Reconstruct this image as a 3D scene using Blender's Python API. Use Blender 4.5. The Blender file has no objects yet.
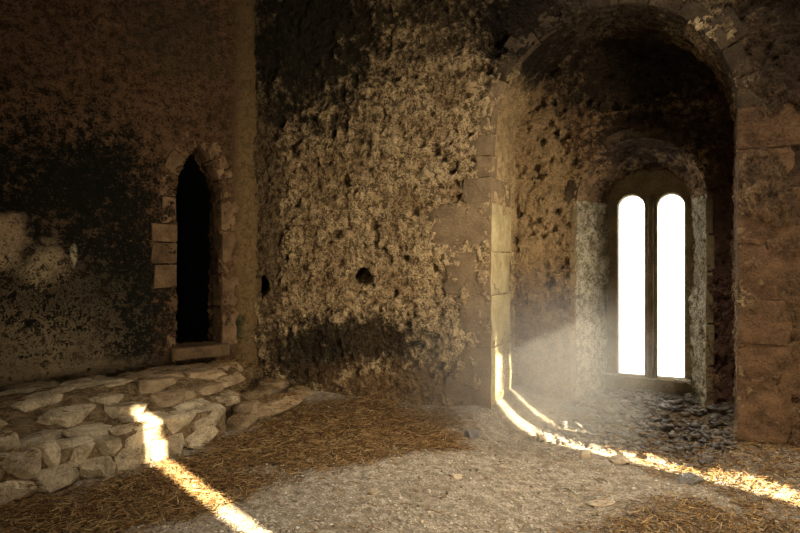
import bpy, bmesh, math, random
import numpy as np
from mathutils import Vector, Matrix
from mathutils.bvhtree import BVHTree

random.seed(7)
rng = np.random.default_rng(7)
scene = bpy.context.scene
C = scene.collection
PI = math.pi

# ------------------------------------------------------------------ noise
def _hash(ix, iy, iz, seed):
    h = (ix * 374761393 + iy * 668265263 + iz * 2147483647 + seed * 1274126177) & 0xFFFFFFFF
    h = ((h ^ (h >> 13)) * 1274126177) & 0xFFFFFFFF
    h = h ^ (h >> 16)
    return (h & 0xFFFF) / 65535.0
def vnoise(p, seed=0):
    p = np.asarray(p, dtype=np.float64)
    i = np.floor(p).astype(np.int64); f = p - i
    f = f * f * f * (f * (f * 6 - 15) + 10)
    r = 0
    for a in (0, 1):
        wx = f[:, 0] if a else 1 - f[:, 0]
        for b in (0, 1):
            wy = f[:, 1] if b else 1 - f[:, 1]
            for c in (0, 1):
                wz = f[:, 2] if c else 1 - f[:, 2]
                r = r + wx * wy * wz * _hash(i[:, 0] + a, i[:, 1] + b, i[:, 2] + c, seed)
    return r * 2 - 1
def fbm(p, octaves=4, seed=0, gain=0.5):
    p = np.asarray(p, dtype=np.float64); s = 0; a = 1; n = 0
    for k in range(octaves):
        s = s + a * vnoise(p * 2 ** k + 17.3 * k, seed + k); n += a; a *= gain
    return s / n
def sstep(a, b, x):
    t = np.clip((x - a) / (b - a), 0, 1)
    return t * t * (3 - 2 * t)

# ------------------------------------------------------------------ objects
def link(name, me, mat=None, parent=None):
    o = bpy.data.objects.new(name, me); C.objects.link(o)
    if mat is not None:
        me.materials.append(mat)
    if parent is not None:
        o.parent = parent
    return o
def mesh(name, verts, faces, mat=None, parent=None, smooth=True):
    me = bpy.data.meshes.new(name)
    me.from_pydata([tuple(v) for v in verts], [], [tuple(f) for f in faces])
    me.validate(); me.update()
    if smooth:
        me.polygons.foreach_set('use_smooth', [True] * len(me.polygons))
    return link(name, me, mat, parent)
def fast_mesh(name, V, F, mat):
    """many small faces of one size from arrays"""
    me = bpy.data.meshes.new(name)
    k = F.shape[1]
    me.vertices.add(len(V)); me.vertices.foreach_set('co', V.astype(np.float32).ravel())
    me.loops.add(F.size); me.loops.foreach_set('vertex_index', F.astype(np.int32).ravel())
    me.polygons.add(len(F))
    me.polygons.foreach_set('loop_start', np.arange(0, F.size, k, dtype=np.int32))
    me.update(calc_edges=True); me.validate()
    return link(name, me, mat)
def tag(o, label, cat, group=None, kind=None):
    o['label'] = label; o['category'] = cat
    if group: o['group'] = group
    if kind: o['kind'] = kind
    return o
def struct(o, label=None):
    o['kind'] = 'structure'
    if label: o['label'] = label
    return o
def grid_faces(n, m, off=0):
    """rows n, columns m"""
    i, j = np.meshgrid(np.arange(n - 1), np.arange(m - 1), indexing='ij')
    a = (i * m + j + off).ravel()
    return np.stack([a, a + m, a + m + 1, a + 1], 1)

# ------------------------------------------------------------------ node helper
class NT:
    def __init__(s, name):
        s.m = bpy.data.materials.new(name); s.m.use_nodes = True
        s.t = s.m.node_tree; s.t.nodes.clear()
        s.out = s.t.nodes.new('ShaderNodeOutputMaterial')
    def set(s, sock, v):
        if v is None: return
        if isinstance(v, bpy.types.NodeSocket): s.t.links.new(v, sock)
        else:
            try: sock.default_value = v
            except Exception: sock.default_value = (*v, 1) if len(v) == 3 else v
    def node(s, typ, props=None, **ins):
        n = s.t.nodes.new(typ)
        for k, v in (props or {}).items(): setattr(n, k, v)
        for k, v in ins.items():
            s.set(n.inputs[int(k[1:])] if k[0] == 'i' and k[1:].isdigit() else n.inputs[k], v)
        return n
    def math(s, op, a, b=0.0, c=None, clamp=False):
        n = s.node('ShaderNodeMath', {'operation': op, 'use_clamp': clamp}, i0=a, i1=b)
        if c is not None: s.set(n.inputs[2], c)
        return n.outputs[0]
    def vmath(s, op, a, b=None):
        n = s.node('ShaderNodeVectorMath', {'operation': op}, i0=a)
        if b is not None: s.set(n.inputs[1], b)
        return n.outputs['Value'] if op in ('LENGTH', 'DOT_PRODUCT') else n.outputs[0]
    def noise(s, vec, scale, detail=4, rough=0.55, dist=0.0):
        return s.node('ShaderNodeTexNoise', None, Vector=vec, Scale=scale, Detail=detail, Roughness=rough, Distortion=dist).outputs['Fac']
    def vor(s, vec, scale, feat='F1'):
        return s.node('ShaderNodeTexVoronoi', {'feature': feat}, Vector=vec, Scale=scale).outputs['Distance']
    def step(s, x, a, b):
        return s.node('ShaderNodeMapRange', {'interpolation_type': 'SMOOTHSTEP'}, i0=x, i1=a, i2=b, i3=0.0, i4=1.0).outputs[0]
    def mix(s, f, a, b):
        n = s.node('ShaderNodeMix', {'data_type': 'RGBA'})
        s.set(n.inputs[0], f)
        for k, v in ((6, a), (7, b)):
            s.set(n.inputs[k], (*v, 1) if isinstance(v, tuple) and len(v) == 3 else v)
        return n.outputs[2]
    def finish(s, col, rough=0.95, height=None, scale=1.0, method='BUMP', spec=0.15):
        b = s.node('ShaderNodeBsdfPrincipled')
        s.set(b.inputs['Base Color'], (*col, 1) if isinstance(col, tuple) else col)
        s.set(b.inputs['Roughness'], rough)
        b.inputs['Specular IOR Level'].default_value = spec
        s.t.links.new(b.outputs[0], s.out.inputs['Surface'])
        if height is not None:
            d = s.node('ShaderNodeDisplacement', None, Height=height, Midlevel=0.0, Scale=scale)
            s.t.links.new(d.outputs[0], s.out.inputs['Displacement'])
            s.m.displacement_method = method
        return s.m
def ell(n, co, nz, cx, cz, rx, rz, wob=0.8, soft=0.6, bias=0.0):
    """soft ragged patch in a wall's own x,z plane"""
    v = n.vmath('MULTIPLY', n.vmath('SUBTRACT', co, (cx, 0, cz)), (1 / rx, 0, 1 / rz))
    r = n.math('ADD', n.vmath('LENGTH', v), n.math('ADD', bias, n.math('MULTIPLY', n.math('SUBTRACT', nz, 0.5), wob * 2)))
    return n.math('SUBTRACT', 1.0, n.step(r, 1 - soft, 1 + soft))

def wall_mat(name, light, mid, dark, patches=(), pit=1.0, thr=0.0, hs=1.0):
    n = NT(name)
    co = n.node('ShaderNodeTexCoord').outputs['Object']
    big = n.noise(co, 1.3, 5, 0.6)
    med = n.noise(co, 4.5, 6, 0.64, 0.4)
    fine = n.noise(co, 13.0, 6, 0.68, 0.3)
    grit = n.noise(co, 55.0, 4, 0.65)
    crumbs = n.vor(n.vmath('ADD', co, n.node('ShaderNodeVectorMath', {'operation': 'SCALE'}, i0=n.node('ShaderNodeTexNoise', None, Vector=co, Scale=9.0).outputs['Color'], Scale=0.16).outputs[0]), 17.0)
    holes = n.math('SUBTRACT', 1.0, n.step(n.math('ADD', n.vor(co, 11.0), n.math('MULTIPLY', fine, 0.35)), 0.27, 0.40))
    holes = n.math('MULTIPLY', n.math('MULTIPLY', holes, pit), n.step(n.noise(co, 3.1, 3), 0.46, 0.62))
    t1 = n.step(n.math('ADD', n.math('MULTIPLY', big, 0.5), n.math('MULTIPLY', med, 0.5)), 0.36 + thr, 0.58 + thr)
    col = n.mix(t1, mid, light)
    t2 = n.step(n.math('ADD', n.math('MULTIPLY', fine, 0.55), n.math('MULTIPLY', grit, 0.45)), 0.43, 0.55)
    col = n.mix(n.math('MULTIPLY', n.math('SUBTRACT', 1.0, t2), 0.85), col, dark)  # low spots darker: dirt plus crevice shadow put into the colour
    for (cx, cz, rx, rz, c, amt, wob, *bias) in patches:
        k = n.math('MULTIPLY', ell(n, co, n.math('ADD', n.math('MULTIPLY', med, 0.25), n.math('ADD', n.math('MULTIPLY', fine, 0.45), n.math('MULTIPLY', grit, 0.30))) if wob > 2.4 else n.math('ADD', n.math('MULTIPLY', med, 0.55), n.math('MULTIPLY', fine, 0.45)), cx, cz, rx, rz, wob, 0.4, bias[0] if bias else 0.0), amt)
        var = n.mix(n.math('MULTIPLY', n.math('SUBTRACT', 1.0, t2), 0.6), c, tuple(x * 0.4 for x in c))
        col = n.mix(k, col, var)
    col = n.mix(n.math('MULTIPLY', holes, 0.75), col, tuple(x * 0.5 for x in dark))
    h = n.math('MULTIPLY', med, 0.11)
    h = n.math('ADD', h, n.math('MULTIPLY', fine, 0.095))
    h = n.math('ADD', h, n.math('MULTIPLY', grit, 0.028))
    h = n.math('SUBTRACT', h, n.math('MULTIPLY', crumbs, 0.03))
    h = n.math('SUBTRACT', h, n.math('MULTIPLY', holes, 0.028))
    h = n.math('SUBTRACT', h, 0.100)
    return n.finish(col, 0.95, h, hs, 'BOTH')
def stone_mat(name, a, b, scale=1.0, bump=1.0, per_obj=0.35, rough=0.92, spec=0.15):
    n = NT(name)
    co = n.node('ShaderNodeTexCoord').outputs['Object']
    ob = n.node('ShaderNodeObjectInfo')
    cj = n.vmath('ADD', co, n.vmath('MULTIPLY', n.node('ShaderNodeCombineXYZ', None, X=ob.outputs['Random'], Y=ob.outputs['Random'], Z=ob.outputs['Random']).outputs[0], (31, 17, 53)))
    m = n.noise(cj, 5 * scale, 6, 0.65)
    f = n.noise(cj, 45 * scale, 5, 0.7)
    col = n.mix(n.step(n.math('ADD', n.math('MULTIPLY', m, 0.6), n.math('MULTIPLY', f, 0.4)), 0.35, 0.65), a, b)
    v = n.math('ADD', 1 - per_obj, n.math('MULTIPLY', ob.outputs['Random'], 2 * per_obj))
    col = n.node('ShaderNodeHueSaturation', None, Color=col, Value=v).outputs[0]
    h = n.math('ADD', n.math('MULTIPLY', m, 0.02 / scale), n.math('MULTIPLY', f, 0.010 / scale))
    return n.finish(col, rough, h, bump, 'BUMP', spec)
def bits_mat(name, cols, rough=0.85):
    """colour differs from piece to piece"""
    n = NT(name)
    r = n.node('ShaderNodeNewGeometry').outputs['Random Per Island']
    ramp = n.node('ShaderNodeValToRGB', None, Fac=r)
    e = ramp.color_ramp.elements
    while len(e) < len(cols): e.new(0.5)
    for k, c in enumerate(cols):
        e[k].position = k / (len(cols) - 1); e[k].color = (*c, 1)
    return n.finish(ramp.outputs[0], rough)

MOSS = (0.012, 0.013, 0.009)
M = {}
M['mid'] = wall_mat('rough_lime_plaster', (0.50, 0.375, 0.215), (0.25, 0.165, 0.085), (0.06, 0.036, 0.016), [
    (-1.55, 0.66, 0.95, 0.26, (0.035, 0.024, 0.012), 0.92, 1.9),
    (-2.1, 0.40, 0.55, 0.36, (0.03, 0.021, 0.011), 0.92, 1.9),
    (-0.9, 0.15, 1.2, 0.28, (0.15, 0.088, 0.04), 0.75, 1.6),
    (-2.75, 2.6, 0.28, 2.6, (0.07, 0.045, 0.024), 0.7, 1.6),
    (-2.1, 4.2, 1.0, 1.2, (0.018, 0.016, 0.010), 0.95, 1.8),  # dark upper wall: the fading light put into the colour
    (-0.2, 4.5, 1.2, 0.9, (0.05, 0.036, 0.021), 0.8, 2.0),  # top of the wall, its shade painted in
    (0.14, 2.45, 0.22, 0.85, (0.52, 0.38, 0.21), 0.85, 1.2),  # plaster of the arch soffit, its lit look put into the colour
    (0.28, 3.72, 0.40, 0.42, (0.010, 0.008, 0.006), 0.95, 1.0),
    (1.2, 4.25, 1.7, 0.45, (0.016, 0.012, 0.008), 0.93, 1.5),  # sooty band above the arch, upper-wall dimness painted in as well
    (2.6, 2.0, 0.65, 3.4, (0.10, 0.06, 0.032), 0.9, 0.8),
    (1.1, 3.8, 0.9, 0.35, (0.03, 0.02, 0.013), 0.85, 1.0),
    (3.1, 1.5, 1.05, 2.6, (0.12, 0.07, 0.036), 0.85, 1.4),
    (3.0, 3.5, 1.0, 1.9, (0.045, 0.030, 0.019), 0.85, 1.6)])  # pier top darkened: shade put into the colour
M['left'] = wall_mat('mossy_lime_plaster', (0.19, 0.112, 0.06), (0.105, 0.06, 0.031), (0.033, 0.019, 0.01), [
    (-2.1, 1.75, 1.2, 1.05, MOSS, 0.97, 3.2),
    (-1.75, 2.1, 0.5, 0.6, MOSS, 0.97, 2.6),
    (-2.4, 1.0, 1.3, 0.85, (0.016, 0.014, 0.009), 0.96, 3.0),
    (-1.45, 0.95, 0.36, 0.75, MOSS, 0.97, 2.2),
    (-3.0, 1.9, 0.7, 0.75, MOSS, 0.95, 2.6),
    (-2.52, 1.68, 0.18, 0.24, (0.62, 0.46, 0.29), 0.97, 1.6),
    (-2.2, 1.45, 0.18, 0.22, (0.52, 0.41, 0.26), 0.95, 2.3),
    (-1.95, 1.56, 0.03, 0.10, (0.7, 0.62, 0.45), 0.9, 1.5),
    (-2.3, 0.85, 0.65, 0.55, (0.40, 0.31, 0.19), 0.9, 6.0),
    (-2.3, 0.40, 1.0, 0.16, (0.32, 0.245, 0.15), 0.85, 2.0),
    (-2.2, 1.05, 1.15, 0.75, (0.010, 0.010, 0.007), 0.97, 4.5, 0.75),
    (-1.9, 1.9, 1.5, 0.7, (0.20, 0.125, 0.07), 0.9, 4.5, 1.25),
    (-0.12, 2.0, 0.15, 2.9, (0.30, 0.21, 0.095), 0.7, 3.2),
    (-0.9, 4.0, 0.5, 0.5, (0.10, 0.072, 0.04), 0.6, 2.2),
    (-0.3, 0.75, 0.14, 0.14, (0.03, 0.05, 0.018), 0.85, 1.6)])
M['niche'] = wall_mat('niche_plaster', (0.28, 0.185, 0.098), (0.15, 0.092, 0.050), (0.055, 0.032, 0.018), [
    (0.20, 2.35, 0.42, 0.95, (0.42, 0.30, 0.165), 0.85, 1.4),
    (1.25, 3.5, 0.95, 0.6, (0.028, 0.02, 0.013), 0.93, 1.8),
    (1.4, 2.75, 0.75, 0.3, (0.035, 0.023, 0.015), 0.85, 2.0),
    (2.05, 1.6, 0.19, 2.2, (0.075, 0.037, 0.026), 0.9, 1.2)], pit=1.3)  # dark strip: the pier's shadow put into the wall colour
M['splay'] = wall_mat('splay_plaster', (0.42, 0.38, 0.28), (0.26, 0.22, 0.145), (0.085, 0.07, 0.042), pit=0.6, hs=0.8)
M['plain'] = wall_mat('plain_plaster', (0.15, 0.10, 0.055), (0.10, 0.065, 0.035), (0.045, 0.03, 0.015), pit=0.5)
M['quoin'] = stone_mat('quoin_sandstone', (0.15, 0.105, 0.064), (0.27, 0.195, 0.115), 1.0, 1.6, 0.12)
M['black'] = stone_mat('shade_black_stone', (0.006, 0.005, 0.004), (0.015, 0.012, 0.009))  # darkness inside the passage put into the stone colour
M['soot_shade'] = stone_mat('soot_shade_stone', (0.035, 0.025, 0.016), (0.10, 0.07, 0.043), 1.0, 1.6, 0.15)  # sooty stone, dim light at the arch top put into its colour
M['jamb'] = stone_mat('lit_jamb_stone', (0.30, 0.24, 0.12), (0.52, 0.44, 0.26), 1.0, 1.6, 0.12)  # lighter copy of the quoin stone: light on the reveal painted in
M['doorstone'] = stone_mat('door_sandstone', (0.085, 0.052, 0.029), (0.22, 0.145, 0.08), 1.0, 1.6, 0.25)
M['pier'] = stone_mat('pier_sandstone', (0.05, 0.028, 0.015), (0.155, 0.09, 0.047), 1.2, 2.5, 0.07)
M['frame'] = stone_mat('window_stone', (0.11, 0.085, 0.046), (0.22, 0.17, 0.095), 1.0, 1.4, 0.06)
M['kerb'] = stone_mat('pale_rubble', (0.24, 0.185, 0.115), (0.68, 0.565, 0.39), 1.2, 2.6, 0.2)
M['step'] = stone_mat('brown_rubble', (0.17, 0.118, 0.068), (0.40, 0.30, 0.185), 1.2, 2.2, 0.15)
M['slate'] = stone_mat('grey_slab', (0.05, 0.042, 0.034), (0.15, 0.135, 0.115), 1.5, 1.6, 0.4, 0.42, 0.5)
M['loose'] = stone_mat('loose_rock', (0.22, 0.17, 0.115), (0.44, 0.36, 0.255), 2.5, 0.6, 0.35)
M['straw'] = bits_mat('dry_straw', [(0.05, 0.026, 0.010), (0.17, 0.09, 0.032), (0.36, 0.21, 0.08), (0.09, 0.046, 0.017), (0.52, 0.36, 0.17), (0.14, 0.072, 0.026)])
M['gravel'] = bits_mat('grit', [(0.09, 0.068, 0.045), (0.30, 0.285, 0.21), (0.44, 0.38, 0.295), (0.12, 0.095, 0.065), (0.58, 0.52, 0.42), (0.30, 0.25, 0.18)])

# ------------------------------------------------------------------ geometry frames (metres, eye 1.5 m above the floor)
EYE = 1.5
def P(px, py, z=0.0):
    """the point at height z that the photograph shows at px, py (used for measuring only)"""
    D = (EYE - z) * 600 / (py - 262)
    return ((px - 400) / 600 * D, D)
A_MID = math.atan2(-0.454, 0.891)
O_MID = Vector((0.87, 5.8, 0))
A_LEFT = math.atan2(0.654, 0.756)
O_LEFT = Vector((-1.696, 7.107, 0))
um = np.array([math.cos(A_MID), math.sin(A_MID)]); dm = np.array([-um[1], um[0]])
def mid_local(x, y):
    return (x - O_MID.x) * um[0] + (y - O_MID.y) * um[1], (x - O_MID.x) * dm[0] + (y - O_MID.y) * dm[1]
def mid_world(t, d):
    return O_MID.x + t * um[0] + d * dm[0], O_MID.y + t * um[1] + d * dm[1]

def arch_outline(x0, x1, z0, spring, nj, na):
    cx, r = (x0 + x1) / 2, (x1 - x0) / 2
    L = [(x0, z0 + (spring - z0) * k / nj) for k in range(nj)]
    A = [(cx - r * math.cos(PI * k / na), spring + r * math.sin(PI * k / na)) for k in range(na + 1)]
    R = [(x1, spring - (spring - z0) * k / nj) for k in range(1, nj + 1)]
    return np.array(L + A + R)
def rect_outline(x0, x1, z0, z1, spring, nj, na):
    L = [(x0, z0 + (spring - z0) * k / nj) for k in range(nj)]
    per = [(z1 - spring), (x1 - x0), (z1 - spring)]; T = sum(per); A = []
    for k in range(na + 1):
        # corners fall at 30 % and 70 % of the arc
        u = k / na
        if u < 0.3: A.append((x0, spring + (z1 - spring) * u / 0.3))
        elif u < 0.7: A.append((x0 + (x1 - x0) * (u - 0.3) / 0.4, z1))
        else: A.append((x1, z1 - (z1 - spring) * (u - 0.7) / 0.3))
    R = [(x1, spring - (spring - z0) * k / nj) for k in range(1, nj + 1)]
    return np.array(L + A + R)
def ring_wall(inner, outer, steps, revs, y_front, disp, closed=False, power=1.3):
    """A wall face around an opening plus the reveal that runs back through the opening.
    revs: list of (outline, y) loops behind the front edge. Returns verts, faces."""
    n = len(inner)
    rows = []
    for k in range(steps, -1, -1):
        w = (k / steps) ** power
        q = inner * (1 - w) + outer * w
        rows.append(np.column_stack([q[:, 0], np.full(n, y_front), q[:, 1]]))
    for (ol, y) in revs:
        rows.append(np.column_stack([ol[:, 0], np.full(n, y), ol[:, 1]]))
    V = np.concatenate(rows); m = len(rows)
    if closed:
        F = []
        i, j = np.meshgrid(np.arange(m - 1), np.arange(n), indexing='ij')
        j2 = (j + 1) % n
        F = np.stack([(i * n + j).ravel(), (i * n + j2).ravel(), ((i + 1) * n + j2).ravel(), ((i + 1) * n + j).ravel()], 1)
    else:
        F = grid_faces(m, n)[:, ::-1]
    return V, F
def face_room(V, F, m, n):
    """turn all faces so that the wall's front looks into the room (towards -y)"""
    q = V[F[:m]]; c = np.cross(q[:, 1] - q[:, 0], q[:, 2] - q[:, 1])
    return F[:, ::-1] if c[:, 1].sum() > 0 else F
def pocks(V, face, spots):
    """small knocked-out hollows in a wall face"""
    for (cx, cz, r, dep) in spots:
        k = np.where(face & (np.abs(V[:, 0] - cx) < 2 * r) & (np.abs(V[:, 2] - cz) < 2 * r))[0]
        if not len(k): continue
        q = np.sqrt((V[k, 0] - cx) ** 2 + ((V[k, 2] - cz) / 0.8) ** 2) / r + 0.5 * fbm(V[k] * (0.8 / r), 2, 7)
        V[k, 1] += dep * (1 - sstep(0.6, 1.15, q))
def place(o, org, ang):
    o.location = org; o.rotation_euler = (0, 0, ang); return o

# ------------------------------------------------------------------ middle wall with the great round arch
NJ, NA = 130, 300
W_ARCH, SPR = 2.1, 2.72
inner = arch_outline(0, W_ARCH, -0.3, SPR, NJ, NA)
outer = rect_outline(-2.95, 5.0, -0.3, 6.3, SPR, NJ, NA)
ctr = np.array([W_ARCH / 2, 0])
revs = []
KR = 44
for k in range(1, KR + 1):
    revs.append((inner, 0.92 * k / KR))
V, F = ring_wall(inner, outer, 125, revs, 0.0, None)
nr = len(inner); nface = 126 * nr
d = 0.018 * fbm(V * 1.6, 3, 3) + 0.030 * fbm(V * 5, 4, 5) + 0.022 * fbm(V * 11, 3, 6)
F = face_room(V, F, 5000, nr)
# plaster coat that ends raggedly short of the dressed corner
edge = fbm(V * 3.2, 4, 9)
coat = sstep(0.0, 0.10, -V[:, 0] - 0.17 + 0.75 * edge)
coat = np.where(V[:, 0] > W_ARCH, sstep(0.0, 0.1, V[:, 0] - W_ARCH - 0.28 + 0.6 * edge), coat)
coat = np.where((V[:, 2] > 2.9) & (V[:, 0] > 0) & (V[:, 0] < 2.1), 0.6, coat)
Y = V[:, 1].copy()
face = np.arange(len(V)) < nface
V[face, 1] -= (d + 0.022 * coat - 0.012)[face]
# holes left by the builders' scaffold, and a slot above
def pit(cx, cz, rx, rz, dep, e=0.65):
    r = np.sqrt(((V[:, 0] - cx) / rx) ** 2 + ((V[:, 2] - cz) / rz) ** 2) + 0.25 * edge
    V[face, 1] += (dep * (1 - sstep(e, 1.1, r)))[face]
    if dep > 0.2:      # the hole slants off into the wall
        V[face, 0] -= (0.5 * dep * (1 - sstep(e, 1.1, r)))[face]; V[face, 2] += (0.3 * dep * (1 - sstep(e, 1.1, r)))[face]
pit(-1.42, 1.33, 0.10, 0.085, 0.6, 0.9)
pit(-1.28, 1.78, 0.055, 0.19, 0.06)
pit(-2.78, 1.2, 0.09, 0.12, 0.30)
pit(-0.10, 3.25, 0.13, 0.20, 0.05)
pit(0.05, 3.62, 0.16, 0.16, 0.06)
pr = np.random.default_rng(3)
pocks(V, face, [(pr.uniform(-2.8, -0.1), pr.uniform(0.7, 3.6), pr.uniform(0.025, 0.06), pr.uniform(0.03, 0.07)) for _ in range(70)])
rv = ~face
a = np.where(V[:, 2] > SPR, np.arctan2(V[:, 2] - SPR, V[:, 0] - W_ARCH / 2), np.where(V[:, 0] < W_ARCH / 2, PI, 0))
dr = (0.014 * fbm(V * 2.0, 3, 13) + 0.02 * fbm(V * 6, 4, 15))
fade = sstep(0, 0.08, Y)
V[rv, 0] -= (np.cos(a) * dr * fade)[rv]; V[rv, 2] -= (np.sin(a) * dr * fade)[rv]
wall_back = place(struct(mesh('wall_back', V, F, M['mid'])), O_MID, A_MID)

# ------------------------------------------------------------------ lunette wall of the niche with the window embrasure
NJ2, NA2 = 110, 150
e_out = arch_outline(0.641, 1.871, -0.3, 2.12, NJ2, NA2)
e_in = arch_outline(0.901, 1.724, -0.3, 2.07, NJ2, NA2)
outer2 = rect_outline(-0.12, 2.22, -0.3, 4.0, 2.12, NJ2, NA2)
V, F = ring_wall(e_out, outer2, 60, [(e_out * (1 - k / 30) + e_in * (k / 30), 0.86 + 0.52 * k / 30) for k in range(1, 31)], 0.86, None, power=1.0)
n2 = len(e_out); face = np.arange(len(V)) < 61 * n2
dd = 0.02 * fbm(V * 2.2, 3, 23) + 0.032 * fbm(V * 6, 4, 25) + 0.018 * fbm(V * 13, 3, 27)
F = face_room(V, F, 3000, n2)
V[face, 1] -= dd[face]
pr = np.random.default_rng(5)
pocks(V, face, [(pr.uniform(0.0, 0.62) if q < 45 else pr.uniform(0.3, 2.0), pr.uniform(0.6, 3.3) if q < 45 else pr.uniform(2.75, 3.6), pr.uniform(0.03, 0.065), pr.uniform(0.04, 0.08)) for q in range(70)])
cx = 1.28
a = np.where(V[:, 2] > 2.1, np.arctan2(V[:, 2] - 2.1, V[:, 0] - cx), np.where(V[:, 0] < cx, PI, 0))
V[~face, 0] -= (np.cos(a) * dd * 0.8)[~face]; V[~face, 2] -= (np.sin(a) * dd * 0.8)[~face]
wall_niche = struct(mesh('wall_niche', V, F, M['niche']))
wall_niche.data.materials.append(M['splay'])
mi = np.zeros(len(F), dtype=np.int32)
mi[60 * (n2 - 1):] = 1
fz = V[F].mean(1)
mi[(fz[:, 2] > 2.14)] = 0
wall_niche.data.polygons.foreach_set('material_index', mi)
place(wall_niche, O_MID, A_MID)

# ------------------------------------------------------------------ blocks
def prism(bm, poly, y0, y1, jit=0.004, bev=0.010, sub=2, seed=0):
    """prism of an x,z polygon from y0 to y1, chamfered, slightly worn"""
    b = bmesh.new()
    r = random.Random(seed)
    f0 = [b.verts.new((x, y0, z)) for x, z in poly]
    f1 = [b.verts.new((x, y1, z)) for x, z in poly]
    n = len(poly)
    b.faces.new(f0); b.faces.new(f1[::-1])
    for k in range(n):
        b.faces.new((f0[k], f1[k], f1[(k + 1) % n], f0[(k + 1) % n]))
    bmesh.ops.recalc_face_normals(b, faces=b.faces)
    bmesh.ops.bevel(b, geom=list(b.edges), offset=bev, segments=2, affect='EDGES', profile=0.6)
    long = [e for e in b.edges if e.calc_length() > 0.06]
    if sub: bmesh.ops.subdivide_edges(b, edges=long, cuts=sub, use_grid_fill=True)
    vs = list(b.verts)
    if vs:
        co = np.array([v.co[:] for v in vs])
        dn = np.column_stack([fbm(co * 7 + seed * 3.1, 3, 40 + k) for k in range(3)]) * jit * 2.5
        for v, q in zip(vs, dn): v.co += Vector(q)
    me = bpy.data.meshes.new('tmp'); b.to_mesh(me); b.free()
    bm.from_mesh(me); bpy.data.meshes.remove(me)
def block(name, poly, y0, y1, mat, parent, seed, **k):
    bm = bmesh.new(); prism(bm, poly, y0, y1, seed=seed, **k)
    me = bpy.data.meshes.new(name); bm.to_mesh(me); bm.free()
    for p in me.polygons: p.use_smooth = True
    return link(name, me, mat, parent)
def box_poly(x0, x1, z0, z1, r=0.0, seed=0):
    q = random.Random(seed)
    j = lambda: q.uniform(-r, r)
    return [(x0 + j(), z0 + j()), (x1, z0), (x1, z1), (x0 + j(), z1 + j())]
def ragged(x0, x1, z0, z1, side, seed):
    """block whose far end is an irregular outline"""
    q = random.Random(seed)
    n = 6
    end = [(q.uniform(-0.03, 0.03)) for _ in range(n)]
    if side < 0:
        pts = [(x1, z0), (x1, z1)] + [(x0 + end[k] + (0.02 if k in (0, n - 1) else 0), z1 - (z1 - z0) * k / (n - 1)) for k in range(n)]
    else:
        pts = [(x0, z1), (x0, z0)] + [(x1 + end[k] - (0.02 if k in (0, n - 1) else 0), z0 + (z1 - z0) * k / (n - 1)) for k in range(n)]
    return pts

# dressed stones of the great arch
trim1 = struct(bpy.data.objects.new('trim_1', None)); C.objects.link(trim1); place(trim1, O_MID, A_MID)
left_courses = [(-0.12, 0.09, 0.40, 0.60), (0.095, 0.665, 0.44, 0.66), (0.67, 1.172, 0.32, 0.62), (1.178, 1.598, 0.46, 0.60),
                (1.604, 2.068, 0.62, 0.66), (2.074, 2.318, 0.27, 0.62), (2.324, 2.528, 0.16, 0.16), (2.534, 2.74, 0.20, 0.14)]
for k, (z0, z1, L, dep) in enumerate(left_courses):
    block('quoin_block', ragged(-L, 0.016, z0, z1, -1, 11 + k), -0.004 - 0.006 * (k % 2), dep, M['quoin'], trim1, k, bev=0.006, jit=0.006)
    q_ = trim1.children[-1]
    if z1 < 2.2:
        q_.data.materials.append(M['jamb'])
        for p in q_.data.polygons: p.material_index = 1 if p.normal.x > 0.75 else 0  # faces turned to the opening get the lit colour
right_courses = [(-0.1, 0.06, 0.5), (0.066, 0.466, 0.36), (0.471, 0.836, 0.62), (0.841, 1.196, 0.34), (1.201, 1.646, 0.58), (1.651, 2.086, 0.5), (2.091, 2.406, 0.36), (2.411, 2.74, 0.55)]
for k, (z0, z1, L) in enumerate(right_courses):
    block('quoin_block', ragged(W_ARCH - 0.012, W_ARCH + L, z0, z1, 1, 31 + k), 0.0 - 0.008 * (k % 2), 0.5, M['pier'], trim1, 50 + k, bev=0.006, jit=0.006)
NV = 13
for k in range(NV):
    a0 = PI - PI * k / NV - 0.006; a1 = PI - PI * (k + 1) / NV + 0.006
    r0, r1 = 1.035, 1.05 + (0.10 if k < 3 else random.uniform(0.12, 0.34))
    aa = [a0 + (a1 - a0) * q / 3 for q in range(4)]
    c = W_ARCH / 2
    poly = [(c + r0 * math.cos(x), SPR + 0.02 + r0 * math.sin(x)) for x in aa] + [(c + r1 * math.cos(x), SPR + 0.02 + r1 * math.sin(x)) for x in aa[::-1]]
    block('voussoir', poly, 0.006 - 0.006 * (k % 3), 0.15 + 0.02 * (k % 2), M['quoin'] if k < 2 else M['soot_shade'], trim1, 80 + k)

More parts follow.
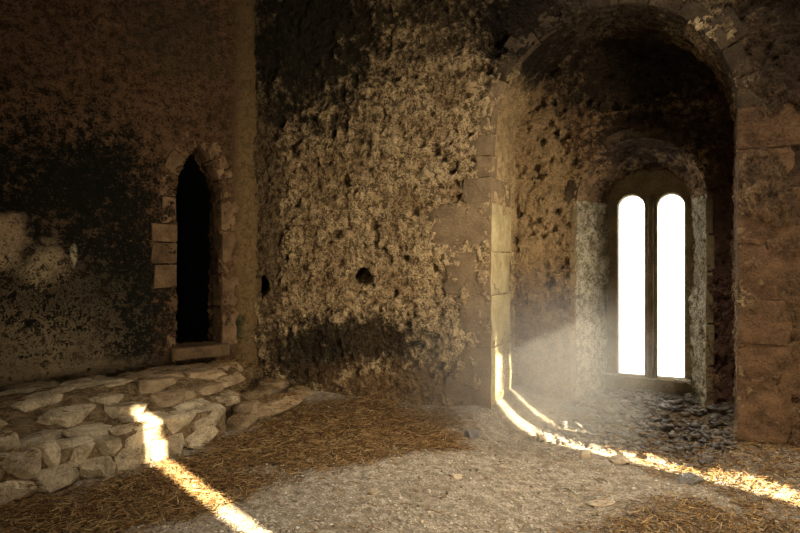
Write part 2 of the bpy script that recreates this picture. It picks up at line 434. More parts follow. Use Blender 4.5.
# band of voussoirs round the window embrasure
trim2 = struct(bpy.data.objects.new('trim_2', None)); C.objects.link(trim2); place(trim2, O_MID, A_MID)
for k in range(9):
    a0 = PI - PI * k / 9 - 0.006; a1 = PI - PI * (k + 1) / 9 + 0.006
    aa = [a0 + (a1 - a0) * q / 3 for q in range(4)]
    r0, r1 = 0.60, 0.72
    poly = [(1.256 + r0 * math.cos(x), 2.13 + r0 * math.sin(x)) for x in aa] + [(1.256 + r1 * math.cos(x), 2.13 + r1 * math.sin(x)) for x in aa[::-1]]
    block('voussoir', poly, 0.858, 1.0, M['soot_shade'], trim2, 120 + k, bev=0.008)
for k, (z0, z1, w) in enumerate([(0.1, 0.5, 0.05), (0.52, 0.9, 0.06), (0.92, 1.4, 0.05), (1.42, 1.75, 0.06), (1.77, 2.12, 0.05)]):
    block('jamb_block', box_poly(1.86, 1.872 + w, z0, z1), 0.855, 1.0, M['frame'], trim2, 140 + k, bev=0.008)
    block('jamb_block', box_poly(0.641 - w, 0.65, z0, z1), 0.858, 0.98, M['frame'], trim2, 150 + k, bev=0.008)

# ------------------------------------------------------------------ window_1: stone plate with two round-headed lights
def plate(name, outer, holes, depth, bev, mat, parent=None):
    cu = bpy.data.curves.new(name, 'CURVE'); cu.dimensions = '2D'; cu.fill_mode = 'BOTH'
    cu.extrude = depth / 2 - bev; cu.bevel_depth = bev; cu.bevel_resolution = 1; cu.offset = -bev
    for pts in [outer] + holes:
        s = cu.splines.new('POLY'); s.points.add(len(pts) - 1); s.use_cyclic_u = True
        for p, q in zip(s.points, pts): p.co = (q[0], q[1], 0, 1)
    o = bpy.data.objects.new(name, cu)
    me = bpy.data.meshes.new_from_object(o)
    bpy.data.objects.remove(o); bpy.data.curves.remove(cu)
    me.name = name
    me.transform(Matrix.Rotation(PI / 2, 4, 'X'))
    return link(name, me, mat, parent)
def lancet(x0, x1, z0, spring, n=20):
    c, r = (x0 + x1) / 2, (x1 - x0) / 2
    return [(x0, z0)] + [(c - r * math.cos(PI * k / n), spring + r * math.sin(PI * k / n)) for k in range(n + 1)] + [(x1, z0)]
window = bpy.data.objects.new('window_1', None); C.objects.link(window); struct(window)
place(window, O_MID, A_MID)
fr = plate('stone_frame', [tuple(q) for q in arch_outline(0.86, 1.765, -0.1, 2.08, 2, 40)], [lancet(1.0, 1.272, 0.27, 2.09), lancet(1.398, 1.660, 0.27, 2.09)], 0.16, 0.018, M['frame'], window)
fr.location = (0, 1.44, 0)
block('mullion', box_poly(1.305, 1.365, 0.25, 2.2), 1.325, 1.42, M['frame'], window, 160, bev=0.02)
block('sill', box_poly(0.88, 1.745, 0.05, 0.262), 1.30, 1.44, M['frame'], window, 161, bev=0.012)
block('ledge_stone', box_poly(0.86, 1.03, 0.262, 0.29, 0.008, 4), 1.20, 1.40, M['splay'], window, 162, bev=0.006)
block('ledge_stone', box_poly(1.56, 1.73, 0.255, 0.285, 0.008, 5), 1.20, 1.40, M['splay'], window, 163, bev=0.006)

# ------------------------------------------------------------------ left wall with the pointed doorway
DX0, DX1, DZ0, DSP, DAP = -0.961, -0.428, 0.56, 2.20, 2.82
def pointed(x0, x1, z0, spring, apex, nj, na, nb):
    h = apex - spring; w = (x1 - x0) / 2
    R = (w * w + h * h) / (2 * w)
    L = [(x0, z0 + (spring - z0) * k / nj) for k in range(nj)]
    th = math.asin(h / R); A = []
    for k in range(na):
        t = th * k / na; A.append((x0 + R - R * math.cos(t), spring + R * math.sin(t)))
    for k in range(na + 1):
        t = th * (1 - k / na); A.append((x1 - R + R * math.cos(t), spring + R * math.sin(t)))
    Rr = [(x1, spring - (spring - z0) * k / nj) for k in range(1, nj)]
    B = [(x1 - (x1 - x0) * k / nb, z0) for k in range(nb)]
    return np.array(L + A + Rr + B)
def rect_loop(x0, x1, z0, z1, spring, nj, na, nb):
    L = [(x0, z0 + (spring - z0) * k / nj) for k in range(nj)]
    A = []
    for k in range(2 * na + 1):
        u = k / (2 * na)
        if u < 0.3: A.append((x0, spring + (z1 - spring) * u / 0.3))
        elif u < 0.7: A.append((x0 + (x1 - x0) * (u - 0.3) / 0.4, z1))
        else: A.append((x1, z1 - (z1 - spring) * (u - 0.7) / 0.3))
    Rr = [(x1, spring - (spring - z0) * k / nj) for k in range(1, nj)]
    B = [(x1 - (x1 - x0) * k / nb, z0) for k in range(nb)]
    return np.array(L + A + Rr + B)
pi_ = pointed(DX0, DX1, DZ0, DSP, DAP, 110, 100, 60)
po_ = rect_loop(-7.1, 0.06, -0.3, 6.3, DSP, 110, 100, 60)
V, F = ring_wall(pi_, po_, 190, [(pi_, 0.36 * k / 20) for k in range(1, 21)], 0.0, None, closed=True, power=1.5)
nl = len(pi_); face = np.arange(len(V)) < 191 * nl
dd = 0.02 * fbm(V * 1.5, 3, 53) + 0.026 * fbm(V * 5, 5, 55)
F = face_room(V, F, 3000, nl)
V[face, 1] -= dd[face]
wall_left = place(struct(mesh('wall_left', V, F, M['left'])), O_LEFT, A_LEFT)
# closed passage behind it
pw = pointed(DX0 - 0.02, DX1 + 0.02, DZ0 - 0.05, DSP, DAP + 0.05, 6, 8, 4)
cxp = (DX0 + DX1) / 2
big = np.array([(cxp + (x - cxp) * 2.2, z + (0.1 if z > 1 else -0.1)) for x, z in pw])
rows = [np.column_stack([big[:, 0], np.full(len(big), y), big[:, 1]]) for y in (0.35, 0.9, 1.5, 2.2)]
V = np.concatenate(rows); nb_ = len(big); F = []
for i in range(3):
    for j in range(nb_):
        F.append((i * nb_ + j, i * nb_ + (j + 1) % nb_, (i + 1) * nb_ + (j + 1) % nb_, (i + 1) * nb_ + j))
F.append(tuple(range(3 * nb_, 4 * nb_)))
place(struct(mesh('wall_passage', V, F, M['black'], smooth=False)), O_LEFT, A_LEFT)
# dressed stones of the doorway
door = struct(bpy.data.objects.new('door_1', None)); C.objects.link(door); place(door, O_LEFT, A_LEFT)
for k, (z0, z1, L) in enumerate([(0.56, 0.92, 0.12), (0.935, 1.22, 0.13), (1.235, 1.47, 0.24), (1.485, 1.70, 0.26), (1.715, 1.90, 0.25), (1.915, 2.2, 0.14)]):
    block('jamb_block', box_poly(DX0 - L, DX0 + 0.008, z0, z1, 0.012, 60 + k), -0.02 if 2 <= k <= 4 else 0.004, 0.22, M['doorstone'], door, 200 + k)
for k, (z0, z1, L) in enumerate([(0.56, 0.98, 0.17), (0.995, 1.35, 0.18), (1.365, 1.85, 0.16), (1.865, 2.2, 0.19)]):
    block('jamb_block', ragged(DX1 - 0.008, DX1 + L, z0, z1, 1, 70 + k), -0.010, 0.24, M['doorstone'], door, 210 + k)
def pt_curve(off, t, side):
    w = (DX1 - DX0) / 2; h = DAP - DSP; R = (w * w + h * h) / (2 * w); th = math.asin(h / R)
    a = th * t
    if side < 0: return (DX0 + R - (R + off) * math.cos(a), DSP + (R + off) * math.sin(a))
    return (DX1 - R + (R + off) * math.cos(a), DSP + (R + off) * math.sin(a))
for side in (-1, 1):
    for k in range(3):
        t0, t1 = k / 3 + 0.01, (k + 1) / 3 - 0.008
        ts = [t0 + (t1 - t0) * q / 3 for q in range(4)]
        poly = [pt_curve(-0.008, t, side) for t in ts] + [pt_curve(0.17, t, side) for t in ts[::-1]]
        if side > 0: poly = poly[::-1]
        block('voussoir', poly, 0.002, 0.22, M['doorstone'], door, 220 + k + 5 * side)
block('sill', box_poly(DX0 - 0.06, DX1 + 0.05, 0.44, 0.575, 0.01, 3), -0.09, 0.30, M['doorstone'], door, 230, bev=0.016)

# ------------------------------------------------------------------ the rest of the room (behind the camera) with slits and added openings
SUN_H = np.array([-0.6497, 0.7602]); TAN_E = 0.466
def wall_panels(name, p0, p1, holes, top=6.3, th=0.35, mat='plain'):
    """straight wall from p0 to p1 (inside on the left hand), rectangular holes (s0, s1, z0, z1)"""
    p0, p1 = np.array(p0, float), np.array(p1, float)
    L = np.linalg.norm(p1 - p0); ang = math.atan2(*(p1 - p0)[::-1])
    xs = sorted({0.0, L} | {h[0] for h in holes} | {h[1] for h in holes})
    zs = sorted({-0.3, top} | {h[2] for h in holes} | {h[3] for h in holes})
    bm = bmesh.new()
    for a, b in zip(xs, xs[1:]):
        # merge vertical runs that are solid
        run = None
        cells = []
        for c, d_ in zip(zs, zs[1:]):
            solid = not any(h[0] <= a and b <= h[1] and h[2] <= c and d_ <= h[3] for h in holes)
            if solid: run = (run[0], d_) if run else (c, d_)
            if not solid or d_ == zs[-1]:
                if run: cells.append(run)
                run = None
        for c, d_ in cells:
            m = Matrix.Translation(((a + b) / 2, -th / 2, (c + d_) / 2)) @ Matrix.Diagonal((b - a, th, d_ - c, 1))
            bmesh.ops.create_cube(bm, size=1.0, matrix=m)
    me = bpy.data.meshes.new(name); bm.to_mesh(me); bm.free()
    o = struct(link(name, me, M[mat])); o.location = (p0[0], p0[1], 0); o.rotation_euler = (0, 0, ang)
    return o
# slit wall: square to the sun, 3 m behind the eye
nrm = np.array([0.7602, 0.6497])
base = -3.0 * SUN_H
S_A, S_B = -1.5, 7.0
pA, pB = base + S_A * nrm, base + S_B * nrm
S2, S1 = 1.55, 4.66
w2, w1 = 0.115, 0.18
slits = [(S2 - S_A - w2 / 2, S2 - S_A + w2 / 2, 2.1, 4.95),
         (S1 - S_A - w1 / 2, S1 - S_A + w1 / 2, 1.3, 3.95),
         (S1 - S_A + 0.34, S1 - S_A + 0.39, 2.75, 3.95)]
GS0, GS1 = 2.35, 3.85        # low doorway added between the slits, sun kept off by a closed porch outside
slits.append((GS0 - S_A, GS1 - S_A, -0.3, 2.2))
wall_panels('wall_right', pA, pB, slits)
def gp(s_, out): return tuple(base + s_ * nrm - out * SUN_H)
for a_, b_ in [(gp(GS1, 0.35), gp(GS1, 2.2)), (gp(GS0, 2.2), gp(GS0, 0.35)), (gp(GS1, 2.2), gp(GS0, 2.2))]:
    wall_panels('wall_lamp_box', b_, a_, [], top=2.4)
bm = bmesh.new(); bmesh.ops.create_cube(bm, size=1.0)
me = bpy.data.meshes.new('lamp_box_ceiling'); bm.to_mesh(me); bm.free()
pc = struct(link('lamp_box_ceiling', me, M['plain'])); pc.scale = (GS1 - GS0 + 0.7, 2.2, 0.3)
pc.location = (*gp((GS0 + GS1) / 2, 1.45), 2.40); pc.rotation_euler = (0, 0, math.atan2(nrm[1], nrm[0]))
cR = mid_world(5.0, 0.0)
wall_panels('wall_side', pB, cR, [])
lEnd = (O_LEFT.x - 7.1 * math.cos(A_LEFT), O_LEFT.y - 7.1 * math.sin(A_LEFT))
q0 = (-6.6, pA[1])
wall_panels('wall_west', lEnd, q0, [])
wall_panels('wall_rear', q0, tuple(pA), [(2.2, 5.0, -0.3, 2.4)])  # gateway hole added for the fill lamp
lamp_box = []  # closed box around the gate lamp, added to keep the sky out
for nm, a_, b_ in [('wall_lamp_box', (q0[0] + 2.2, pA[1] - 0.35), (q0[0] + 2.2, pA[1] - 3.5)), ('wall_lamp_box', (q0[0] + 5.0, pA[1] - 3.5), (q0[0] + 5.0, pA[1] - 0.35)), ('wall_lamp_box', (q0[0] + 2.2, pA[1] - 3.5), (q0[0] + 5.0, pA[1] - 3.5))]:
    wall_panels(nm, a_, b_, [], top=2.6)
bm = bmesh.new(); bmesh.ops.create_cube(bm, size=1.0, matrix=Matrix.Translation((q0[0] + 3.6, pA[1] - 2.0, 2.55)) @ Matrix.Diagonal((3.6, 3.6, 0.3, 1)))
me = bpy.data.meshes.new('lamp_box_ceiling'); bm.to_mesh(me); bm.free(); struct(link('lamp_box_ceiling', me, M['plain']))
LAMP_WELL = (1.0, 3.5, 1.7)       # opening of the capped lamp shaft added above the vault: x, y, width
bm = bmesh.new()
wx0, wx1, wy0, wy1 = LAMP_WELL[0] - LAMP_WELL[2] / 2, LAMP_WELL[0] + LAMP_WELL[2] / 2, LAMP_WELL[1] - LAMP_WELL[2] / 2, LAMP_WELL[1] + LAMP_WELL[2] / 2
for (a_, b_, c_, d_) in [(-8.5, wx0, -4.8, 9.2), (wx1, 8.5, -4.8, 9.2), (wx0, wx1, -4.8, wy0), (wx0, wx1, wy1, 9.2)]:
    bmesh.ops.create_cube(bm, size=1.0, matrix=Matrix.Translation(((a_ + b_) / 2, (c_ + d_) / 2, 6.35)) @ Matrix.Diagonal((b_ - a_, d_ - c_, 0.3, 1)))
for (a_, b_, c_, d_) in [(wx0 - 0.3, wx0, wy0 - 0.3, wy1 + 0.3), (wx1, wx1 + 0.3, wy0 - 0.3, wy1 + 0.3), (wx0, wx1, wy0 - 0.3, wy0), (wx0, wx1, wy1, wy1 + 0.3)]:
    bmesh.ops.create_cube(bm, size=1.0, matrix=Matrix.Translation(((a_ + b_) / 2, (c_ + d_) / 2, 7.25)) @ Matrix.Diagonal((b_ - a_, d_ - c_, 1.5, 1)))
bmesh.ops.create_cube(bm, size=1.0, matrix=Matrix.Translation((LAMP_WELL[0], LAMP_WELL[1], 8.1)) @ Matrix.Diagonal((LAMP_WELL[2] + 0.6, LAMP_WELL[2] + 0.6, 0.2, 1)))
me = bpy.data.meshes.new('ceiling'); bm.to_mesh(me); bm.free(); struct(link('ceiling', me, M['plain']))

# ------------------------------------------------------------------ floor
def h_floor(x, y):
    p = np.column_stack([x, y, np.zeros_like(x)])
    h = 0.022 * fbm(p * 1.3, 3, 71) + 0.012 * fbm(p * 7, 4, 73)
    t, d_ = mid_local(x, y)
    low = sstep(0.15, 1.1, x) * sstep(-0.15, 0.25, t + 0.5 * sstep(-0.2, -0.9, d_))
    h -= 0.12 * low
    h += 0.22 * sstep(0.30, 1.15, d_) * sstep(-0.25, 0.1, t)
    h += 0.15 * np.exp(-((t - 0.02) / 0.30) ** 2) * sstep(-0.25, 0.15, d_) * sstep(1.1, 0.5, d_)
    h += 0.05 * sstep(-0.55, -0.02, d_) * sstep(0.1, -0.3, t)
    h += 0.17 * sstep(1.75, 2.2, t) * sstep(-0.9, -0.1, d_)
    return h
STRAW = [[P(*q) for q in [(-40, 520), (0, 508), (90, 492), (165, 462), (228, 442), (250, 430), (292, 408), (350, 400), (430, 414), (474, 432), (462, 448), (340, 466), (240, 478), (205, 500), (150, 533), (-60, 560)]],
         [P(*q) for q in [(540, 560), (575, 515), (610, 488), (660, 484), (720, 492), (820, 514), (860, 560)]],
         [P(*q) for q in [(690, 455), (740, 440), (830, 446), (830, 498), (760, 486), (700, 472)]],
         [P(*q) for q in [(600, 425), (660, 418), (750, 446), (700, 470), (640, 452)]]]
SW = [1.0, 0.55, 0.45, 0.35]
def inside(poly, x, y):
    r = np.zeros(len(x), bool); n = len(poly)
    for k in range(n):
        (x0, y0), (x1, y1) = poly[k], poly[(k + 1) % n]
        c = ((y0 > y) != (y1 > y))
        with np.errstate(divide='ignore', invalid='ignore'):
            r ^= c & (x < (x1 - x0) * (y - y0) / ((y1 - y0) or 1e-9) + x0)
    return r
def straw_density(x, y):
    p = np.column_stack([x, y, np.zeros_like(x)])
    jx = x + 0.5 * fbm(p * 3, 5, 81, 0.7) + rng.normal(0, 0.10, len(x)); jy = y + 0.5 * fbm(p * 3, 5, 85, 0.7) + rng.normal(0, 0.10, len(x))
    s = np.zeros(len(x))
    for poly, w in zip(STRAW, SW): s = np.maximum(s, w * inside(poly, jx, jy))
    return s
gx = np.concatenate([np.arange(-7.6, -4, 0.2), np.arange(-4, 4.2, 0.024), np.arange(4.2, 7.8, 0.2)])
gy = np.concatenate([np.arange(-4.2, 2.6, 0.2), np.arange(2.6, 7.5, 0.024), np.arange(7.5, 9, 0.2)])
X, Yg = np.meshgrid(gx, gy, indexing='ij')
x, y = X.ravel(), Yg.ravel()
z = h_floor(x, y)
sd = np.zeros(len(x))
for _ in range(6):
    sd += straw_density(x + rng.normal(0, 0.06), y + rng.normal(0, 0.06)) / 6
_t, _d = mid_local(x, y)
sd = np.maximum(sd, 0.8 * sstep(0.15, 0.6, _d) * sstep(0.3, 0.9, _t))
nf = NT('earth_floor')
co = nf.node('ShaderNodeTexCoord').outputs['Object']
at = nf.node('ShaderNodeAttribute', {'attribute_name': 'straw'}).outputs['Fac']
big = nf.noise(co, 2.0, 5, 0.6); med = nf.noise(co, 14, 6, 0.65); fine = nf.noise(co, 70, 4, 0.7)
peb = nf.vor(co, 55)
col = nf.mix(nf.step(med, 0.35, 0.65), (0.20, 0.16, 0.112), (0.44, 0.37, 0.28))
col = nf.mix(nf.math('MULTIPLY', nf.step(fine, 0.55, 0.40), 0.8), col, (0.13, 0.10, 0.068))
scol = nf.mix(nf.step(fine, 0.4, 0.65), (0.052, 0.028, 0.012), (0.15, 0.082, 0.03))
col = nf.mix(nf.math('MULTIPLY', at, 0.92), col, scol)
t_ = nf.math('MULTIPLY', nf.step(big, 0.5, 0.7), 0.35)
col = nf.mix(t_, col, (0.15, 0.10, 0.06))
hh = nf.math('ADD', nf.math('MULTIPLY', med, 0.035), nf.math('MULTIPLY', fine, 0.010))
hh = nf.math('SUBTRACT', hh, nf.math('MULTIPLY', peb, 0.010))
M['floor'] = nf.finish(col, 0.95, nf.math('SUBTRACT', hh, 0.012), 1.0, 'BUMP')
FG = grid_faces(len(gx), len(gy))
tt, td = mid_local(x, y)
FG = FG[~((td > 1.5) & (tt > 0))[FG].any(1)]
floor = mesh('floor', np.column_stack([x, y, z]), FG, M['floor'])
struct(floor)
a_ = floor.data.attributes.new('straw', 'FLOAT', 'POINT'); a_.data.foreach_set('value', sd.astype(np.float32))

# ------------------------------------------------------------------ raised rubble ledge under the doorway
def resample(pts, n):
    pts = np.array(pts, float); s = np.r_[0, np.cumsum(np.linalg.norm(np.diff(pts, axis=0), axis=1))]
    u = np.linspace(0, s[-1], n)
    return np.column_stack([np.interp(u, s, pts[:, k]) for k in range(pts.shape[1])])
KERB = [(-3.6, 2.0), (-2.62, 3.45), (-2.40, 3.80), (-2.10, 4.22), (-1.86, 4.60), (-1.66, 4.90), (-1.52, 5.16), (-1.60, 5.55), (-1.64, 6.1), (-1.60, 7.05)]
LW = lambda s: (O_LEFT.x - s * math.cos(A_LEFT) - 0.09 * -math.sin(A_LEFT), O_LEFT.y - s * math.sin(A_LEFT) + 0.09 * math.cos(A_LEFT))
BACK = [LW(6.6), LW(3.8), LW(3.0), LW(2.4), LW(1.9), LW(1.5), LW(1.1), LW(0.6), LW(0.3), LW(0.0)]
n_ = 170; mcross = 70
K_ = resample(KERB, n_); B_ = np.zeros((n_, 2))
ku = np.r_[0, np.cumsum(np.linalg.norm(np.diff(np.array(KERB), axis=0), axis=1))]; ku /= ku[-1]
for c in range(2): B_[:, c] = np.interp(np.linspace(0, 1, n_), ku, np.array(BACK)[:, c])
rows = []
def ledge_profile(w):
    return 0.24 + 0.19 * sstep(0.05, 0.45, w) - 0.08 * sstep(0.55, 1.0, w)
for dz in (-0.3, -0.15, 0.0, 0.12):
    rows.append(np.column_stack([K_, np.full(n_, dz)]))
for k in range(mcross):
    w = k / (mcross - 1)
    q = K_ * (1 - w) + B_ * w
    fall = np.interp(np.linspace(0, 1, n_), [0, 0.80, 0.9, 1], [0, 0, 0.10, 0.16])
    rows.append(np.column_stack([q, np.full(n_, ledge_profile(w)) - fall]))
V = np.concatenate(rows)
V[:, 2] += 0.03 * fbm(V * 3, 3, 91) + 0.02 * fbm(V * 9, 4, 93)
V[:, :2] += 0.025 * np.column_stack([fbm(V * 6, 3, 95), fbm(V * 6, 3, 97)])
M['ledge'] = wall_mat('ledge_earth', (0.32, 0.235, 0.135), (0.22, 0.15, 0.08), (0.10, 0.065, 0.034), pit=0.5, hs=1.0)
M['ledge'].displacement_method = 'BUMP'
ledge = mesh('rubble_ledge', V, grid_faces(len(rows), n_)[:, ::-1], M['ledge'])
tag(ledge, 'low ledge of packed earth and rubble along the wall under the pointed doorway', 'ledge')

# ------------------------------------------------------------------ stones
def rock_mesh(name, size, seed, p=4.0, cuts=9, sub=4, rough=0.05, flat=False):
    q = random.Random(seed)
    bm = bmesh.new(); bmesh.ops.create_icosphere(bm, subdivisions=sub, radius=1.0)
    co = np.array([v.co[:] for v in bm.verts])
    co /= (np.abs(co) ** p).sum(1)[:, None] ** (1 / p)
    a0 = q.uniform(0, 6.28)
    for k in range(cuts):
        if flat:      # mostly upright breaks around the edge
            a = a0 + 2 * PI * k / cuts + q.uniform(-0.4, 0.4)
            v = np.array([math.cos(a), math.sin(a), q.gauss(0.15, 0.18)]); d0 = q.uniform(0.70, 1.02)
        else:
            v = np.array([q.gauss(0, 1), q.gauss(0, 1), q.gauss(0, 0.45)]); d0 = q.uniform(0.72, 1.0)
        v /= np.linalg.norm(v)
        s = np.clip(co @ v - d0, 0, None); co -= s[:, None] * v
    sc = np.array(size) / 2
    amp = rough * np.array([1, 1, 1.0])
    co += amp * np.column_stack([fbm(co * 1.5 + seed, 5, seed % 97 + k, 0.6) for k in range(3)])
    co *= sc
    for v, c in zip(bm.verts, co): v.co = c
    me = bpy.data.meshes.new(name); bm.to_mesh(me); bm.free()
    me.polygons.foreach_set('use_smooth', [True] * len(me.polygons))
    me.set_sharp_from_angle(angle=math.radians(32))
    return me
def bvh_of(objs):
    vs, fs, o_ = [], [], 0
    for o in objs:
        mw = o.matrix_basis
        vs += [mw @ v.co for v in o.data.vertices]
        fs += [tuple(i + o_ for i in p.vertices) for p in o.data.polygons]; o_ = len(vs)
    return BVHTree.FromPolygons(vs, fs)
bvh = bvh_of([floor, ledge])
def gz(x, y, b=None):
    r = (b or bvh).ray_cast(Vector((x, y, 1.2)), Vector((0, 0, -1)))
    return r[0].z if r[0] is not None else 0.0
stones = []
def rock(name, x, y, z, size, rz, mat, seed, tilt=(0, 0), **k):
    o = link(name, rock_mesh(name, size, seed, **k), M[mat])
    o.location = (x, y, z); o.rotation_euler = (tilt[0], tilt[1], rz)
    stones.append(o); return o
ORD = ['first', 'second', 'third', 'fourth', 'fifth', 'sixth', 'seventh', 'eighth', 'ninth', 'tenth', 'eleventh', 'twelfth', 'thirteenth', 'fourteenth', 'fifteenth', 'sixteenth', 'seventeenth', 'eighteenth', 'nineteenth', 'twentieth']
def along(pts, s):
    pts = np.array(pts, float); d_ = np.linalg.norm(np.diff(pts, axis=0), axis=1); c = np.r_[0, np.cumsum(d_)]
    k = int(np.clip(np.searchsorted(c, s) - 1, 0, len(d_) - 1)); u = (s - c[k]) / d_[k]
    v = (pts[k + 1] - pts[k]) / d_[k]
    return pts[k] + (pts[k + 1] - pts[k]) * u, math.atan2(v[1], v[0])
# kerb: two rough courses facing the room, from the near end to the corner by the doorway
KL = np.linalg.norm(np.diff(np.array(KERB[:7]), axis=0), axis=1).sum()
for course, (zc, hh_, off) in enumerate([(0.055, 0.15, 0.0), (0.195, 0.15, 0.05)]):
    s = 1.05; k = 0
    while s < KL - 0.04:
        L = random.uniform(0.17, 0.36)
        if s + L > KL + 0.05: L = KL + 0.02 - s
        if L < 0.08: break
        pt, an = along(KERB[:7], s + L / 2)
        nx, ny = -math.sin(an), math.cos(an)
        dep = random.uniform(0.2, 0.3)
        o = rock('kerb_stone', pt[0] + nx * (off + dep / 2 - 0.09), pt[1] + ny * (off + dep / 2 - 0.09), zc + random.uniform(-0.012, 0.012), (L * 1.14, dep, hh_ * random.uniform(1.1, 1.3)), an + random.uniform(-0.06, 0.06), 'kerb', 300 + course * 40 + k, (random.uniform(-.05, .05), random.uniform(-.06, .06)), p=10.0, cuts=8, rough=0.06)
        tag(o, f"pale squared stone in the ledge's {('bottom', 'top')[course]} kerb course, {ORD[k]} from near end", 'stone', 'kerb stones of the ledge')
        s += L; k += 1
# flags lying on the ledge, in ragged rows behind the kerb
bvh = bvh_of([floor, ledge])
for row, (w, s0, s1) in enumerate([(0.15, 1.2, 4.0), (0.27, 1.3, 4.05), (0.39, 1.4, 4.0), (0.51, 1.5, 4.1), (0.63, 1.6, 4.1), (0.76, 1.7, 4.1), (0.87, 1.9, 3.95)]):
    s = s0; k = 0
    while s < s1:
        L = random.uniform(0.28, 0.52)
        i = int(np.clip((s + L / 2) / (ku[-1] * np.linalg.norm(np.diff(np.array(KERB), axis=0), axis=1).sum()) * (n_ - 1), 0, n_ - 1))
        ww = w + random.uniform(-0.04, 0.04)
        q = K_[i] * (1 - ww) + B_[i] * ww
        wd = random.uniform(0.18, 0.28)
        if k < len(ORD):
            th = random.uniform(0.07, 0.12)
            o = rock('flagstone', q[0], q[1], gz(q[0], q[1]) + 0.016 - th * 0.40, (L * 1.08, wd * 1.15, th), 0.95 + random.uniform(-0.4, 0.4), 'kerb' if (s < 3.1 or row < 1) else 'step', 420 + row * 30 + k, (random.uniform(-.06, .06), random.uniform(-.06, .06)), p=12.0, cuts=6, rough=0.06, flat=True)
            tag(o, f"flat flagstone on the ledge, {ORD[row]} row behind the kerb, {ORD[k]} from near end", 'stone', 'flagstones on the ledge')
        s += L + random.uniform(0.0, 0.10); k += 1
# low step between the ledge and the middle wall
low = [(-1.42, 5.42, 0.05, 0.24, 0.20, 0.15, 1.15, 'rough brown block at the foot of the ledge corner by the straw'),
       (-1.22, 6.02, 0.06, 0.72, 0.30, 0.17, 1.22, 'long brown slab forming the low step below the doorway'),
       (-1.10, 6.52, 0.06, 0.36, 0.26, 0.16, 1.3, 'small brown block ending the low step against the rough wall'),
       (-1.42, 6.20, 0.10, 0.60, 0.26, 0.18, 1.3, 'brown slab lying behind the long low step slab'),
       (-1.40, 5.78, 0.09, 0.34, 0.22, 0.16, 1.0, 'squarish brown stone between ledge corner and long step slab'),
       (-1.36, 6.62, 0.12, 0.40, 0.24, 0.18, 1.1, 'brown stone in the corner where the two walls meet')]
for k, (x_, y_, z_, L, W, H, an, lab) in enumerate(low):
    tag(rock('step_stone', x_, y_, z_ - 0.01, (L, W, H), an, 'step', 560 + k, (random.uniform(-.04, .04), 0.04), p=9.0, cuts=7, rough=0.1), lab, 'stone', 'step stones below the doorway')
# dark slabs covering the niche floor
bvh = bvh_of([floor, ledge])
for row, d_ in enumerate([1.24, 1.10, 0.96, 0.82, 0.68, 0.52, 0.36, 0.18, 0.0, -0.2]):
    lo, hi = (0.78, 1.75) if d_ > 0.9 else (0.55, 2.06)
    if d_ < 0.4: lo = 0.9 + 0.5 * (0.4 - d_)
    t = lo; k = 0
    while t < hi:
        L = random.uniform(0.12, 0.30); wd = random.uniform(0.14, 0.24)
        xx, yy = mid_world(min(t + L / 2, hi), d_ + random.uniform(-0.11, 0.11))
        th = random.uniform(0.03, 0.055)
        o = rock('slab', xx, yy, gz(xx, yy) - 0.004 + random.uniform(0, 0.016), (L, wd, th), A_MID + random.uniform(-1.6, 1.6), 'slate', 640 + row * 20 + k, (random.uniform(-.20, .14), random.uniform(-.18, .18)), p=11, cuts=5, rough=0.2, flat=True)
        tag(o, f"flat grey niche slab, {ORD[row]} row from the twin window, {ORD[k]} from the lit jamb", 'stone', 'slabs on the niche floor')
        t += L + random.uniform(-0.03, 0.10); k += 1
# single stones that stand out
for (px, py, L, W, H, mat, lab) in [
    (596, 381, 0.30, 0.22, 0.20, 'slate', 'dark lump of rubble at the foot of the window embrasure, lit jamb side'),
    (577, 391, 0.22, 0.18, 0.13, 'slate', 'dark stone beside the rubble lump under the window embrasure'),
    (472, 429, 0.15, 0.10, 0.08, 'slate', 'dark angular stone on the ground at the foot of the arch jamb'),
    (601, 483, 0.22, 0.10, 0.03, 'loose', 'pale flat stone chip on the gravel in front of the sun streak'),
    (690, 463, 0.26, 0.14, 0.05, 'slate', 'thin grey slab just behind the sun streak before the pier'),
    (455, 473, 0.10, 0.06, 0.03, 'loose', 'small flat pale chip at the edge of the straw'),
    (4, 492, 0.20, 0.22, 0.22, 'kerb', 'rounded stone lying against the near end of the kerb'),
    (372, 492, 0.07, 0.05, 0.04, 'loose', 'pale knobbly stone in the gravel below the straw bed'),
    (768, 442, 0.22, 0.15, 0.10, 'step', 'brown stone lying at the foot of the right pier'),
    (545, 424, 0.16, 0.10, 0.07, 'loose', 'pale stone lying in the sun streak beside the arch jamb'),
    (620, 446, 0.17, 0.11, 0.06, 'loose', 'pale stone just behind the sun streak in the arch opening'),
    (585, 440, 0.13, 0.09, 0.06, 'loose', 'small pale stone between the two sunlit lines under the arch')]:
    x_, y_ = P(px, py, 0.02)
    o = rock('stone', x_, y_, gz(x_, y_) + H * 0.3, (L, W, H), random.uniform(-0.6, 0.6), mat, 800 + px, p=4, cuts=9)
    tag(o, lab, 'stone')
